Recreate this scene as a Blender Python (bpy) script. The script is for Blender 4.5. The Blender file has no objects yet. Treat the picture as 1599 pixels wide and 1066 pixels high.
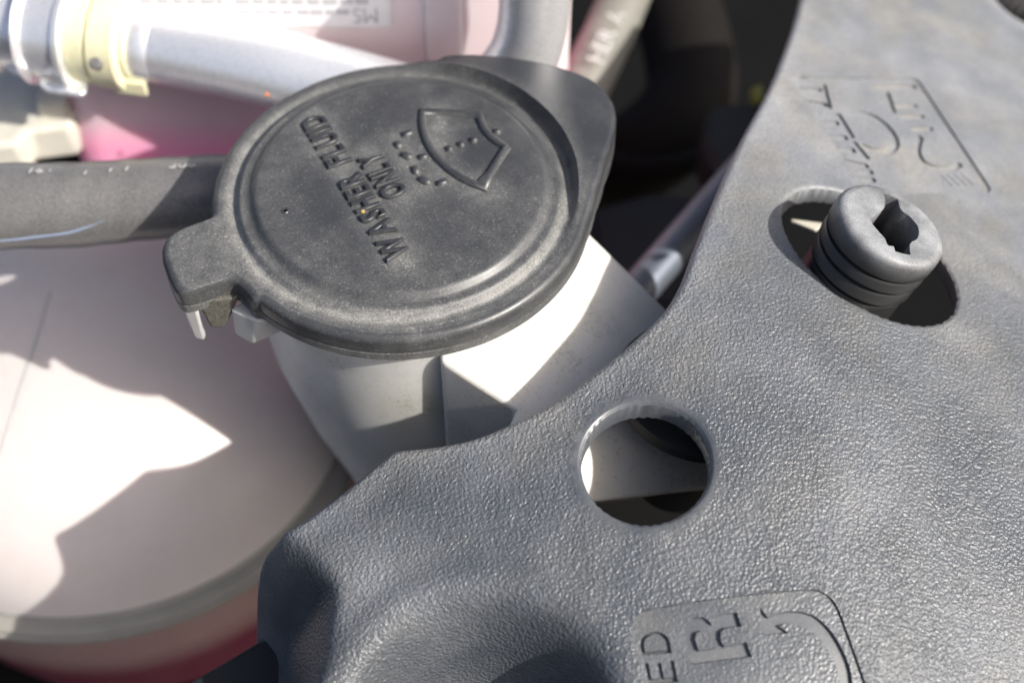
import bpy, math, random
import numpy as np
from mathutils import Vector
from mathutils.geometry import delaunay_2d_cdt
random.seed(3); rng = np.random.default_rng(5)
S = 0.01                                     # everything below is written in centimetres
C = bpy.context.scene.collection
SC = bpy.context.scene

# ------------------------------------------------------------------ camera, sky, sun, exposure
FPX = 799.5/math.tan(math.radians(20)); PITCH = math.radians(52.5)
F = np.array([0, math.cos(PITCH), -math.sin(PITCH)]); U = np.array([0, math.sin(PITCH), math.cos(PITCH)]); R = np.array([1., 0, 0])
def ray(px, py): return F + R*((px-799.5)/FPX) + U*((533-py)/FPX)
_r = ray(625, 293); CAM = -_r/np.linalg.norm(_r)*25.6
cd = bpy.data.cameras.new('camera'); cam = bpy.data.objects.new('camera', cd); C.objects.link(cam)
cam.location = CAM*S; cam.rotation_euler = (math.pi/2-PITCH, 0, 0)
cd.sensor_width = 36; cd.lens = 18/math.tan(math.radians(20)); cd.clip_start = 0.01; cd.clip_end = 200
cd.dof.use_dof = True; cd.dof.focus_distance = 0.238; cd.dof.aperture_fstop = 10.5
SC.camera = cam
SUN = np.array([.70, -.36, .64]); SUN /= np.linalg.norm(SUN)
sd = bpy.data.lights.new('sun', 'SUN'); sd.energy = 4.2; sd.angle = math.radians(.5); sd.color = (1, .965, .90)
so = bpy.data.objects.new('sun', sd); C.objects.link(so)
so.rotation_euler = Vector(SUN).to_track_quat('Z', 'Y').to_euler(); so.location = SUN*3
w = bpy.data.worlds.new('World'); SC.world = w; w.use_nodes = True
nt = w.node_tree; bg = nt.nodes['Background']
sky = nt.nodes.new('ShaderNodeTexSky'); sky.sky_type = 'NISHITA'; sky.sun_disc = False
sky.sun_elevation = math.asin(SUN[2]); sky.sun_rotation = math.atan2(SUN[0], SUN[1])
sky.air_density = 0.7; sky.dust_density = 4.5; sky.ozone_density = 1.0
nt.links.new(sky.outputs[0], bg.inputs[0]); bg.inputs[1].default_value = 0.115
SC.view_settings.view_transform = 'Standard'; SC.view_settings.look = 'None'
SC.view_settings.exposure = 0.55; SC.view_settings.gamma = 1

# ------------------------------------------------------------------ measuring helpers
def at(px, py, z):
    r = ray(px, py); return CAM + r*((z-CAM[2])/r[2])
def at_y(px, py, y):
    r = ray(px, py); return CAM + r*((y-CAM[1])/r[1])
def catmull(pts, n=8, closed=False):
    P = [np.array(p, float) for p in pts]; out = []; m = len(P)
    rngi = range(m) if closed else range(m-1)
    for i in rngi:
        if closed: a, b, c, d = P[i-1], P[i], P[(i+1) % m], P[(i+2) % m]
        else: a = P[i-1] if i else 2*P[0]-P[1]; b = P[i]; c = P[i+1]; d = P[i+2] if i+2 < m else 2*P[-1]-P[-2]
        for k in range(n):
            t = k/n
            out.append(.5*((2*b)+(-a+c)*t+(2*a-5*b+4*c-d)*t*t+(-a+3*b-3*c+d)*t**3))
    if not closed: out.append(P[-1])
    return out
def resample(loop, step, closed=True):
    P = np.array(loop, float); Q = np.vstack([P, P[:1]]) if closed else P
    d = np.r_[0, np.cumsum(np.linalg.norm(np.diff(Q, axis=0), axis=1))]
    n = max(6, int(round(d[-1]/step))); t = np.linspace(0, d[-1], n, endpoint=not closed)
    return np.stack([np.interp(t, d, Q[:, k]) for k in range(Q.shape[1])], 1)
def round_corners(P, r, n=5):
    P = [np.array(p[:2], float) for p in P]; out = []
    for i in range(len(P)):
        a, b, c = P[i-1], P[i], P[(i+1) % len(P)]
        u = (a-b); v = (c-b); lu = np.linalg.norm(u); lv = np.linalg.norm(v); rr = min(r, lu*.45, lv*.45)
        p0 = b+u/lu*rr; p1 = b+v/lv*rr
        for k in range(n+1):
            t = k/n; out.append((1-t)**2*p0+2*t*(1-t)*b+t*t*p1)
    return np.array(out)
def smooth(e0, e1, x):
    t = np.clip((x-e0)/(e1-e0), 0, 1); return t*t*(3-2*t)
def inside(pts, loops):
    x, y = pts[:, 0], pts[:, 1]; c = np.zeros(len(pts), bool)
    for L in loops:
        L = np.asarray(L)[:, :2]
        for i in range(len(L)):
            x0, y0 = L[i-1]; x1, y1 = L[i]
            if y0 == y1: continue
            m = (y0 > y) != (y1 > y)
            c ^= m & (x < (x1-x0)*(y-y0)/(y1-y0)+x0)
    return c
def cdt(loops, pts):
    """triangulate loops (kept as edges) plus free points"""
    V = []; E = []
    for L in loops:
        o = len(V); V += [(float(p[0]), float(p[1])) for p in L]; n = len(L)
        E += [(o+i, o+(i+1) % n) for i in range(n)]
    V += [(float(p[0]), float(p[1])) for p in pts]
    r = delaunay_2d_cdt([Vector(v) for v in V], E, [], 0, 1e-6, False)
    v = np.array([(q[0], q[1]) for q in r[0]]); f = np.array([list(t) for t in r[2]])
    return v, f

# ------------------------------------------------------------------ object helpers
def thing(name, label, cat, loc=(0, 0, 0), group=None):
    o = bpy.data.objects.new(name, None); C.objects.link(o); o.empty_display_size = .01
    o.location = Vector(loc)*S; o['label'] = label; o['category'] = cat; o['_o'] = 0
    del o['_o']
    if group: o['group'] = group
    return o
def world_origin(o):
    v = Vector((0, 0, 0))
    while o: v += o.location; o = o.parent
    return np.array(v)
def part(name, verts, faces, mat, parent=None, sharp=35, attr=None, label=None, kind=None, origin=None, cat=None):
    me = bpy.data.meshes.new(name)
    V = np.asarray(verts, float)*S
    po = world_origin(parent) if parent else np.zeros(3)
    og = np.array(origin)*S if origin is not None else po
    V = V-og
    me.from_pydata([tuple(v) for v in V], [], [tuple(int(i) for i in f) for f in faces]); me.update(); me.validate()
    if sharp is not None:
        me.shade_smooth()
        if sharp < 180: me.set_sharp_from_angle(angle=math.radians(sharp))
    if attr:
        for k, a in attr.items():
            at_ = me.attributes.new(k, 'FLOAT', 'POINT'); at_.data.foreach_set('value', np.asarray(a, float))
    me.materials.append(mat)
    o = bpy.data.objects.new(name, me); C.objects.link(o)
    if parent: o.parent = parent
    o.location = tuple(og-po)
    if label: o['label'] = label
    if kind: o['kind'] = kind
    if cat: o['category'] = cat
    return o
def fix_normals(o):
    import bmesh
    bm = bmesh.new(); bm.from_mesh(o.data); bmesh.ops.recalc_face_normals(bm, faces=bm.faces); bm.to_mesh(o.data); bm.free()
def frame(d):
    d = np.array(d, float); d /= np.linalg.norm(d)
    a = np.array([0, 0, 1.]) if abs(d[2]) < .9 else np.array([0, 1., 0])
    u = np.cross(a, d); u /= np.linalg.norm(u); return u, np.cross(d, u), d
def tube_mesh(path, rad, n=28, cap=True, wob=0, squash=1):
    P = np.array(path, float); m = len(P); rad = np.broadcast_to(rad, m)
    T = np.gradient(P, axis=0); T /= np.linalg.norm(T, axis=1)[:, None]
    u, v, _ = frame(T[0]); V = []; Fc = []
    for i in range(m):
        u = u-T[i]*np.dot(u, T[i]); u /= np.linalg.norm(u); v = np.cross(T[i], u)
        for k in range(n):
            a = 2*math.pi*k/n; r = rad[i]*(1+wob*math.sin(3*a+i*.7)*math.sin(i*.35))
            V.append(P[i]+r*(u*math.cos(a)+v*math.sin(a)*squash))
    for i in range(m-1):
        for k in range(n):
            k2 = (k+1) % n; Fc.append((i*n+k, i*n+k2, (i+1)*n+k2, (i+1)*n+k))
    if cap: Fc += [tuple(range(n-1, -1, -1)), tuple(range((m-1)*n, m*n))]
    return V, Fc
def lathe(center, axis, prof, n=64, close0=True, close1=True, udir=None):
    """prof: (radius, height along axis)"""
    u, v, d = frame(axis)
    V = []; Fc = []
    for (r, h) in prof:
        for k in range(n):
            a = 2*math.pi*k/n; V.append(np.array(center)+d*h+r*(u*math.cos(a)+v*math.sin(a)))
    m = len(prof)
    for i in range(m-1):
        for k in range(n):
            k2 = (k+1) % n; Fc.append((i*n+k, i*n+k2, (i+1)*n+k2, (i+1)*n+k))
    if close0: Fc.append(tuple(range(n-1, -1, -1)))
    if close1: Fc.append(tuple(range((m-1)*n, m*n)))
    return V, Fc
def prism(bot, top):
    n = len(bot); V = list(bot)+list(top)
    Fc = [tuple(range(n-1, -1, -1)), tuple(range(n, 2*n))]+[(i, (i+1) % n, n+(i+1) % n, n+i) for i in range(n)]
    return V, Fc
def bevel(o, w_, seg=3, ang=30):
    m = o.modifiers.new('bevel', 'BEVEL'); m.width = w_*S; m.segments = seg; m.limit_method = 'ANGLE'; m.angle_limit = math.radians(ang)
    return o

# ------------------------------------------------------------------ materials
class NT:
    def __init__(s, name):
        s.m = bpy.data.materials.new(name); s.m.use_nodes = True; s.t = s.m.node_tree; s.b = s.t.nodes['Principled BSDF']
        tc = s.n('ShaderNodeTexCoord'); mp = s.n('ShaderNodeMapping'); mp.inputs['Scale'].default_value = (100, 100, 100)
        s.l(tc.outputs['Object'], mp.inputs[0]); s.co = mp.outputs[0]
    def n(s, t, **k):
        x = s.t.nodes.new(t)
        for a, b in k.items(): setattr(x, a, b)
        return x
    def l(s, a, b): s.t.links.new(a, b)
    def noise(s, scale, detail=3, rough=.5, dist=0, co=None):
        x = s.n('ShaderNodeTexNoise'); x.inputs['Scale'].default_value = scale; x.inputs['Detail'].default_value = detail
        x.inputs['Roughness'].default_value = rough; x.inputs['Distortion'].default_value = dist
        s.l(co or s.co, x.inputs['Vector']); return x.outputs['Fac']
    def vor(s, scale, feature='F1', out='Distance', co=None, rnd=1):
        x = s.n('ShaderNodeTexVoronoi', feature=feature); x.inputs['Scale'].default_value = scale; x.inputs['Randomness'].default_value = rnd
        s.l(co or s.co, x.inputs['Vector']); return x.outputs[out]
    def ramp(s, f, a, b, v0=0., v1=1.):
        x = s.n('ShaderNodeMapRange'); x.clamp = True
        for k, v in ((1, a), (2, b), (3, v0), (4, v1)): x.inputs[k].default_value = v
        s.l(f, x.inputs[0]); return x.outputs[0]
    def mth(s, op, a, b=None, c=None):
        x = s.n('ShaderNodeMath', operation=op)
        for i, v in enumerate((a, b, c)):
            if v is None: continue
            if isinstance(v, (int, float)): x.inputs[i].default_value = v
            else: s.l(v, x.inputs[i])
        return x.outputs[0]
    def mix(s, f, a, b):
        x = s.n('ShaderNodeMix', data_type='RGBA')
        for i, v in ((0, f), (6, a), (7, b)):
            if isinstance(v, (int, float)): x.inputs[i].default_value = v
            elif isinstance(v, tuple): x.inputs[i].default_value = (*v, 1)
            else: s.l(v, x.inputs[i])
        return x.outputs[2]
    def attr(s, name):
        x = s.n('ShaderNodeAttribute'); x.attribute_name = name; return x.outputs['Fac']
    def sep(s, i):
        x = s.n('ShaderNodeSeparateXYZ'); s.l(s.co, x.inputs[0]); return x.outputs[i]
    def bump(s, h, dist, strength=1, prev=None):
        x = s.n('ShaderNodeBump'); x.inputs['Distance'].default_value = dist*S; x.inputs['Strength'].default_value = strength
        s.l(h, x.inputs['Height'])
        if prev: s.l(prev, x.inputs['Normal'])
        return x.outputs[0]
    def set(s, **k):
        for a, v in k.items():
            i = s.b.inputs[a.replace('_', ' ')]
            if isinstance(v, (int, float)): i.default_value = v
            elif isinstance(v, tuple): i.default_value = (*v, 1) if len(v) == 3 and i.type == 'RGBA' else v
            else: s.l(v, i)
        return s.m

def cap_material():
    M = NT('dusty_black_plastic')
    d = M.attr('dust')
    big = M.noise(.55, 4, .6); med = M.noise(3.5, 4, .6); fine = M.noise(26, 2, .7)
    spots = M.ramp(M.vor(9), .10, .03); gate = M.ramp(M.noise(2.4, 2), .5, .62)
    specks = M.mth('MULTIPLY', spots, gate)
    fs = M.ramp(M.noise(22, 1, .5), .65, .72)
    cov = M.mth('ADD', M.mth('MULTIPLY', M.ramp(big, .42, .70), .15), M.mth('MULTIPLY', d, .85))
    cov = M.mth('MULTIPLY', cov, M.mth('ADD', M.ramp(med, .25, .7, .35, 1), M.ramp(fine, .4, .65, -.15, .45)))
    cov = M.mth('MINIMUM', M.mth('MAXIMUM', M.mth('ADD', cov, M.mth('MULTIPLY', fs, M.mth('ADD', M.mth('MULTIPLY', cov, .9), .10))), M.mth('MULTIPLY', specks, .8)), 1)
    col = M.mix(cov, (.028, .030, .034), (.27, .267, .25))
    rough = M.mth('ADD', M.mth('MULTIPLY', cov, .45), .35)
    b = M.bump(fine, .004, .35); b = M.bump(M.noise(70, 2), .002, .4, b); b = M.bump(specks, .006, .5, b)
    return M.set(Base_Color=col, Roughness=rough, Normal=b, Specular_IOR_Level=.5)
def cover_material():
    M = NT('grained_black_cover_plastic')
    warp = M.n('ShaderNodeTexNoise'); warp.inputs['Scale'].default_value = 7; M.l(M.co, warp.inputs['Vector'])
    ad = M.n('ShaderNodeVectorMath', operation='MULTIPLY_ADD'); M.l(warp.outputs['Color'], ad.inputs[0]); ad.inputs[1].default_value = (.12, .12, .12); M.l(M.co, ad.inputs[2])
    co = ad.outputs[0]
    n1 = M.noise(18.5, 1.5, .45, .25); n2 = M.noise(34, 1, .5); n3 = M.noise(5, 1)
    g = M.attr('grain')
    h = M.mth('ADD', M.mth('MULTIPLY', M.ramp(n1, .33, .68), .42), M.mth('ADD', M.mth('MULTIPLY', n3, .12), M.mth('MULTIPLY', n2, .12)))
    h = M.mth('MULTIPLY', h, g)
    b = M.bump(h, .032, 1)
    big = M.noise(.42, 5, .6, .3); med = M.noise(1.7, 4, .6); fine = M.noise(30, 2, .7)
    d = M.attr('dust')
    cov = M.mth('MULTIPLY', M.mth('ADD', M.mth('MULTIPLY', M.ramp(big, .38, .75), .26), d), M.ramp(med, .25, .75, .72, 1))
    cov = M.mth('MINIMUM', M.mth('MULTIPLY', cov, M.ramp(fine, .35, .65, .6, 1.3)), 1)
    fs = M.mth('MULTIPLY', M.ramp(M.vor(7), .06, .02), M.ramp(M.noise(1.9, 2), .52, .6))
    col = M.mix(M.mth('MAXIMUM', cov, M.mth('MULTIPLY', fs, .7)), (.045, .052, .062), M.mix(M.ramp(M.noise(.6, 3, .6), .42, .66), (.36, .37, .385), (.385, .37, .335)))
    return M.set(Base_Color=col, Roughness=M.mth('ADD', M.mth('MULTIPLY', cov, .40), .33), Normal=b, Specular_IOR_Level=.55)
def simple(name, col, rough=.5, metal=0, dustc=None, dustk=.3, bsc=20, bd=.003, col2=None, **k):
    M = NT(name); n1 = M.noise(.9, 4, .6); n2 = M.noise(bsc, 3, .6)
    c = M.mix(M.ramp(n1, .3, .7), col, col2 or tuple(x*.8 for x in col))
    if dustc: c = M.mix(M.mth('MULTIPLY', M.ramp(n2, .4, .7), dustk), c, dustc)
    return M.set(Base_Color=c, Roughness=M.ramp(n2, .3, .7, rough*.85, min(1, rough*1.15)), Metallic=metal, Normal=M.bump(n2, bd, .5), **k)
def neck_material():
    M = NT('white_neck_plastic')
    n = M.noise(30, 3, .7); big = M.noise(.8, 4, .6)
    sp = M.mth('MULTIPLY', M.ramp(M.noise(15, 2, .6), .62, .68), M.ramp(big, .35, .65, .25, 1)); sp2 = M.ramp(M.vor(3.2), .05, .03)
    scr = M.ramp(M.noise(1.3, 6, .7, 1.5), .495, .50); scr2 = M.ramp(M.noise(1.3, 6, .7, 1.5), .51, .505)
    lines = M.mth('MULTIPLY', M.mth('MULTIPLY', scr, scr2), M.ramp(M.noise(.7, 1), .55, .62))
    c = M.mix(M.ramp(big, .3, .7), (.64, .63, .60), (.54, .53, .48))
    c = M.mix(M.mth('MULTIPLY', sp, .6), c, (.22, .20, .16)); c = M.mix(M.mth('MULTIPLY', M.mth('MAXIMUM', sp2, lines), .6), c, (.10, .09, .08))
    m = M.set(Base_Color=c, Roughness=.5, Normal=M.bump(n, .004, .4), Subsurface_Weight=.6, Subsurface_Scale=.003)
    M.b.inputs['Subsurface Radius'].default_value = (1, .8, .6); return m
def tank_material(name, fluid_z, soft, up, fluid, grad=0, gradc=(.75, .45, .5)):
    """milky plastic whose lower part shows the pink coolant behind it"""
    M = NT(name); z = M.sep(2); n = M.noise(.35, 3, .5); n2 = M.noise(12, 3, .6)
    zz = M.mth('ADD', z, M.mth('MULTIPLY', n, .25))
    c = M.mix(M.ramp(n, .35, .65), up, tuple(x*.93 for x in up))
    if grad: c = M.mix(M.ramp(zz, fluid_z+grad, fluid_z, 0, .8), c, gradc)
    c = M.mix(M.ramp(zz, fluid_z+soft, fluid_z-soft), c, fluid)
    c = M.mix(M.mth('MULTIPLY', M.ramp(M.noise(2.2, 4, .7), .5, .75), .12), c, (.45, .38, .30))
    m = M.set(Base_Color=c, Roughness=.42, Normal=M.bump(n2, .004, .4), Subsurface_Weight=.8, Subsurface_Scale=.0035)
    M.b.inputs['Subsurface Radius'].default_value = (1, .75, .72); return m
def metal_material():
    M = NT('dull_aluminium'); n = M.noise(9, 5, .7); st = M.noise(60, 2, .6)
    return M.set(Base_Color=M.mix(M.ramp(n, .45, .8), (.95, .95, .96), (.74, .74, .76)), Metallic=.72, Roughness=M.ramp(n, .3, .7, .30, .42), Normal=M.bump(M.mth('ADD', n, M.mth('MULTIPLY', st, .4)), .004, .35))
M_cap = cap_material(); M_cov = cover_material(); M_neck = neck_material(); M_alu = metal_material()
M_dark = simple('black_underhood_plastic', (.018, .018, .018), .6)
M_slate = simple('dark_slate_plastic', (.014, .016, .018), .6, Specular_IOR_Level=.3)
M_brown = simple('shaded_brown_rubber', (.007, .0055, .0045), .8, Specular_IOR_Level=.2)  # colour cut to near black to stand in for missing shade
M_hose = simple('dusty_black_rubber', (.11, .11, .112), .32, dustc=(.36, .34, .31), dustk=.4, bsc=35, bd=.004)
M_ghose = simple('khaki_grey_rubber', (.20, .195, .17), .5, dustc=(.3, .28, .24), dustk=.3)
M_yel = simple('pale_yellow_plastic', (.80, .77, .52), .45, dustc=(.45, .38, .2), dustk=.2, Subsurface_Weight=.2, Subsurface_Scale=.003)
M_cream = simple('cream_plastic', (.66, .63, .54), .5)
M_print = simple('white_print', (.58, .58, .56), .6)
M_blue = simple('pale_blue_glint', (.26, .31, .42), .4)  # colour of the painted highlight line on the black hose
M_ink = simple('grey_ink', (.48, .47, .49), .6)
M_label = simple('glossy_white_label', (.80, .79, .80), .3)
M_hook = simple('dirty_olive_black_plastic', (.05, .048, .04), .6, dustc=(.22, .21, .17), dustk=.6, bsc=40, bd=.004)
M_clip = simple('milky_clear_plastic', (.66, .66, .64), .35, Transmission_Weight=.35)
M_rod = simple('grey_steel', (.15, .17, .21), .5, metal=.5)
def fastener_material():
    M = NT('dusty_grey_black_plastic'); n = M.noise(1.6, 4, .6); n2 = M.noise(40, 3, .6); d = M.attr('dust')
    c = M.mix(M.mth('MULTIPLY', d, M.mth('ADD', M.ramp(n, .35, .65, .32, .72), M.ramp(n2, .4, .65, -.12, .12))), (.022, .022, .022), (.40, .41, .42))
    return M.set(Base_Color=c, Roughness=M.mth('ADD', M.mth('MULTIPLY', d, .15), .38), Normal=M.bump(n2, .003, .5))
M_fast = fastener_material()
M_gold = simple('brass_crumb', (.42, .28, .09), .4)
M_orange = simple('orange_paint_mark', (.60, .20, .08), .5)
M_floor = simple('engine_bay_black', (.006, .006, .006), .9, Specular_IOR_Level=.1)

# ------------------------------------------------------------------ lettering
_fonts = {}
def glyph(ch, extrude=None, bev=0, offset=0):
    """returns the mesh of a letter in units of its cap height, with its width"""
    cu = bpy.data.curves.new('tmp', 'FONT'); cu.body = ch; cu.size = 1.0
    cu.offset = offset
    if extrude is None: cu.fill_mode = 'NONE'
    else: cu.extrude = extrude; cu.bevel_depth = bev; cu.bevel_resolution = 2
    cu.resolution_u = 5
    o = bpy.data.objects.new('tmp', cu); C.objects.link(o); dg = bpy.context.evaluated_depsgraph_get()
    me = bpy.data.meshes.new_from_object(o.evaluated_get(dg)); V = np.array([v.co[:] for v in me.vertices]); Fc = [tuple(p.vertices) for p in me.polygons]
    E_ = [tuple(e.vertices) for e in me.edges]
    bpy.data.objects.remove(o); bpy.data.curves.remove(cu); bpy.data.meshes.remove(me)
    H = .729  # cap height of the built-in font at size 1
    V = V/H; x0 = V[:, 0].min(); wd = V[:, 0].max()-x0; V[:, 0] -= x0
    return V, Fc, E_, wd
def loops_of(V, E_):
    nb = {}
    for a, b in E_: nb.setdefault(a, []).append(b); nb.setdefault(b, []).append(a)
    seen = set(); out = []
    for s in nb:
        if s in seen: continue
        L = [s]; seen.add(s); cur = s
        while True:
            nx = [k for k in nb[cur] if k not in seen]
            if not nx: break
            cur = nx[0]; seen.add(cur); L.append(cur)
        out.append(V[L][:, :2])
    return out
def text_layout(text, gap=.14, space=.45, **k):
    x = 0; res = []
    for ch in text:
        if ch == ' ': x += space; continue
        V, Fc, E_, wd = glyph(ch, **k); res.append((ch, V, Fc, E_, x)); x += wd+gap
    return res, x-gap
def raised_text(text, p0, p1, hvec, zfun, mat, parent, name='letter', thick=2.2, gap=.14, space=.45, offset=.002):
    res, W = text_layout(text, gap=gap, space=space, extrude=.03, bev=.035, offset=offset)
    p0 = np.array(p0[:2]); d = (np.array(p1[:2])-p0)/W; hv = np.array(hvec[:2]); hl = np.linalg.norm(hv)
    for ch, V, Fc, E_, x in res:
        xy = p0+np.outer(V[:, 0]+x, d)+np.outer(V[:, 1], hv)
        z = zfun(xy[:, 0], xy[:, 1])+V[:, 2]*hl*thick
        part(name, np.column_stack([xy, z]), Fc, mat, parent, sharp=50, origin=(*xy.mean(0), z.mean()), attr={'dust': np.clip(.35-(z-z.min())*5, 0.0, .5)})
def stroke_loop(pts, wd, n=5):
    P = np.array(pts, float); T = np.gradient(P, axis=0); T /= np.linalg.norm(T, axis=1)[:, None]; N = np.column_stack([-T[:, 1], T[:, 0]])
    L = list(P+N*wd/2)
    for k in range(1, n):
        a = math.pi*k/n; L.append(P[-1]+N[-1]*wd/2*math.cos(a)+T[-1]*wd/2*math.sin(a))
    L += list((P-N*wd/2)[::-1])
    for k in range(1, n):
        a = math.pi*k/n; L.append(P[0]-N[0]*wd/2*math.cos(a)-T[0]*wd/2*math.sin(a))
    return np.array(L)

# ------------------------------------------------------------------ engine bay floor
V, Fc = prism([(-60, -45, -16), (60, -45, -16), (60, 60, -16), (-60, 60, -16)], [(-60, -45, -15), (60, -45, -15), (60, 60, -15), (-60, 60, -15)])
part('ground', V, Fc, M_floor, None, sharp=None, kind='structure')

# ------------------------------------------------------------------ washer cap
CX, CY, R0 = 0.0, .18, 3.46
cap = thing('washer_cap', 'round black dusty plastic cap with raised words and windscreen symbol, on the white filler neck', 'cap', (CX, CY, -.2))
tr = [(345, 335), (331, 339), (310, 347), (272, 360), (258, 370), (251, 384), (252, 402), (262, 430), (271, 449), (286, 460), (310, 454), (335, 440), (352, 434), (368, 438), (380, 449), (395, 468),
      (918, 345), (932, 300), (945, 258), (957, 222), (962, 195), (958, 172), (946, 153), (925, 135), (900, 124), (860, 112), (815, 103), (765, 97), (720, 95.5), (690, 95)]
trw = np.array([at(x, y, -.24)[:2]-(CX, CY) for x, y in tr])
th = np.arctan2(trw[:, 1], trw[:, 0]); rr = np.hypot(trw[:, 0], trw[:, 1])
NTH = 900
TH = np.linspace(-math.pi, math.pi, NTH, endpoint=False)
def outline(ths):
    o = np.full(len(ths), R0)
    a = th[:16]; a = np.where(a > 0, a-2*math.pi, a); idx = np.argsort(a); t2 = np.where(ths > 2.9, ths-2*math.pi, ths)
    v = np.interp(t2, a[idx], rr[:16][idx], left=0, right=0); o = np.maximum(o, v)
    idx = np.argsort(th[16:]); v = np.interp(ths, th[16:][idx], rr[16:][idx], left=0, right=0)
    return np.maximum(o, v)
RO = outline(TH); k = np.array([1, 2, 3, 2, 1.]); k /= k.sum()
RO = sum(np.roll(RO, s-2)*k[s] for s in range(5)); RO = sum(np.roll(RO, s-2)*k[s] for s in range(5))
ang = np.degrees(TH)
ne = smooth(-22, 10, ang)*(1-smooth(72, 96, ang))        # how far the lifted north-east tab reaches round
lf = smooth(R0+.05, R0+.5, RO)*(np.abs(ang) > 120)
def prof_z(r, w_ne):
    z = np.zeros_like(r)
    z = z-.13*smooth(2.60, 2.78, r)-.15*smooth(2.90, 3.04, r)
    z = z+.05*smooth(3.06, 3.22, r)
    z = z+(.30*w_ne)*smooth(3.10, 3.26, r)
    return z
rings = []; rs0 = [.02]+[round(.1*i, 2) for i in range(1, 26)]+[2.54, 2.58, 2.62, 2.66, 2.70, 2.74, 2.78, 2.82, 2.88, 2.91, 2.95, 2.99, 3.03, 3.07, 3.11, 3.15, 3.19, 3.23]
V = []; dust = []
azd = .5+.5*np.cos(TH-math.radians(-125))                 # dust gathers on the side facing the tank
for r in rs0:
    ra = np.full(NTH, r); z = prof_z(ra, ne)
    V.append(np.column_stack([ra*np.cos(TH), ra*np.sin(TH), z]))
    dust.append(.70*np.exp(-((r-3.03)/.13)**2)*(.45+.55*azd)+.25*smooth(2.9, 3.2, np.array(r))*(.3+.7*azd)+.18*azd*smooth(1.2, 2.6, np.array(r))+.05)
zr = prof_z(np.full(NTH, 3.24), ne)
for t in [.35, .7, 1.0]:
    ra = 3.24+(RO-.16-3.24)*t
    V.append(np.column_stack([ra*np.cos(TH), ra*np.sin(TH), zr-.06*ne*t])); dust.append((.30*(.3+.7*azd)+.06)*(1-.85*ne))
RB = .15
for q in range(1, 8):
    a = q/7*math.pi/2; ra = RO-RB+RB*math.sin(a); zz = zr-.06*ne-RB*(1-math.cos(a))
    V.append(np.column_stack([ra*np.cos(TH), ra*np.sin(TH), zz])); dust.append(.12*(.3+.7*azd)*(1-.8*ne))
zb = V[-1][:, 2]; base = np.full(NTH, -.80)
for dr, zt in [(0, .35), (0, .52), (-.03, .53), (-.03, .62), (.0, .63), (0, 1.0), (-.12, 1.0), (-.12, .3), ]:
    ra = RO+dr; V.append(np.column_stack([ra*np.cos(TH), ra*np.sin(TH), zb+(base-zb)*zt])); dust.append(np.full(NTH, .42 if zt > .6 else .18)*(.3+.7*smooth(-.2, .9, azd)))
n = NTH; Fc = []
m = len(V)
for i in range(m-1):
    for k_ in range(n):
        k2 = (k_+1) % n; Fc.append((i*n+k_, (i+1)*n+k_, (i+1)*n+k2, i*n+k2))
Fc.append(tuple(range(n)))
Va = np.vstack(V)+(CX, CY, 0)
# dust packed round the raised marks
def near_text(x, y):
    d = 9*np.ones_like(x)
    for (a, b) in [((.1, -1.75), (-1.75, 1.8)), ((-.05, -.2), (-.62, .85)), ((.6, 1.9), (.65, .5)), ((.65, .5), (1.6, -.1)), ((-.1, 1.2), (.4, .1))]:
        a = np.array(a); b = np.array(b); t = np.clip(((x-a[0])*(b-a)[0]+(y-a[1])*(b-a)[1])/np.dot(b-a, b-a), 0, 1)
        d = np.minimum(d, np.hypot(x-a[0]-t*(b-a)[0], y-a[1]-t*(b-a)[1]))
    return np.exp(-(d/.32)**2)
dd = np.clip(np.concatenate(dust)+.38*near_text(Va[:, 0], Va[:, 1]), 0, 1)
part('lid', Va, Fc, M_cap, cap, sharp=50, attr={'dust': dd})
flat = lambda x, y: -.015+0*x
a0 = at(642, 398, 0); a1 = at(503, 180, 0)
raised_text('WASHER FLUID', a0, a1, (-.41, -.215), flat, M_cap, cap, gap=.20, space=.75)
b0 = at(637, 303, 0); b1 = at(593, 238, 0)
raised_text('ONLY', b0, b1, (-.41, -.215), flat, M_cap, cap, gap=.13)
def rib(name, pts, rad, closed=False):
    P = [np.array((*p[:2], .005)) for p in pts]
    if closed:
        V_, F_ = [], []
        m_ = len(P); n_ = 10
        for i in range(m_):
            t = P[(i+1) % m_]-P[i-1]; t /= np.linalg.norm(t); nn = np.array([-t[1], t[0], 0])
            e1 = (P[(i+1) % m_]-P[i]); e1 /= np.linalg.norm(e1); k_ = 1/max(.5, abs(np.dot(e1, t)))
            for q in range(n_):
                a = 2*math.pi*q/n_; V_.append(P[i]+rad*(nn*math.cos(a)*k_+np.array([0, 0, 1])*math.sin(a)))
        for i in range(m_):
            for q in range(n_):
                F_.append((i*n_+q, i*n_+(q+1) % n_, ((i+1) % m_)*n_+(q+1) % n_, ((i+1) % m_)*n_+q))
    else:
        P2 = [P[0]+(P[0]-P[-1])/np.linalg.norm(P[0]-P[-1])*0]+P[1:]
        PP = resample(np.array(P2), .04, closed=False); m_ = len(PP)
        s_ = np.concatenate([[0], np.cumsum(np.linalg.norm(np.diff(PP, axis=0), axis=1))]); L_ = s_[-1]
        rr_ = np.array([rad*math.sqrt(max(.02, 1-max(0, 1-min(x_, L_-x_)/rad)**2)) for x_ in s_])
        V_, F_ = tube_mesh(PP, rr_, n=12)
    V_ = np.array(V_)
    part(name, V_, F_, M_cap, cap, sharp=60, origin=P[0], attr={'dust': np.clip(.3-V_[:, 2]*4, .02, .4)})
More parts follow.
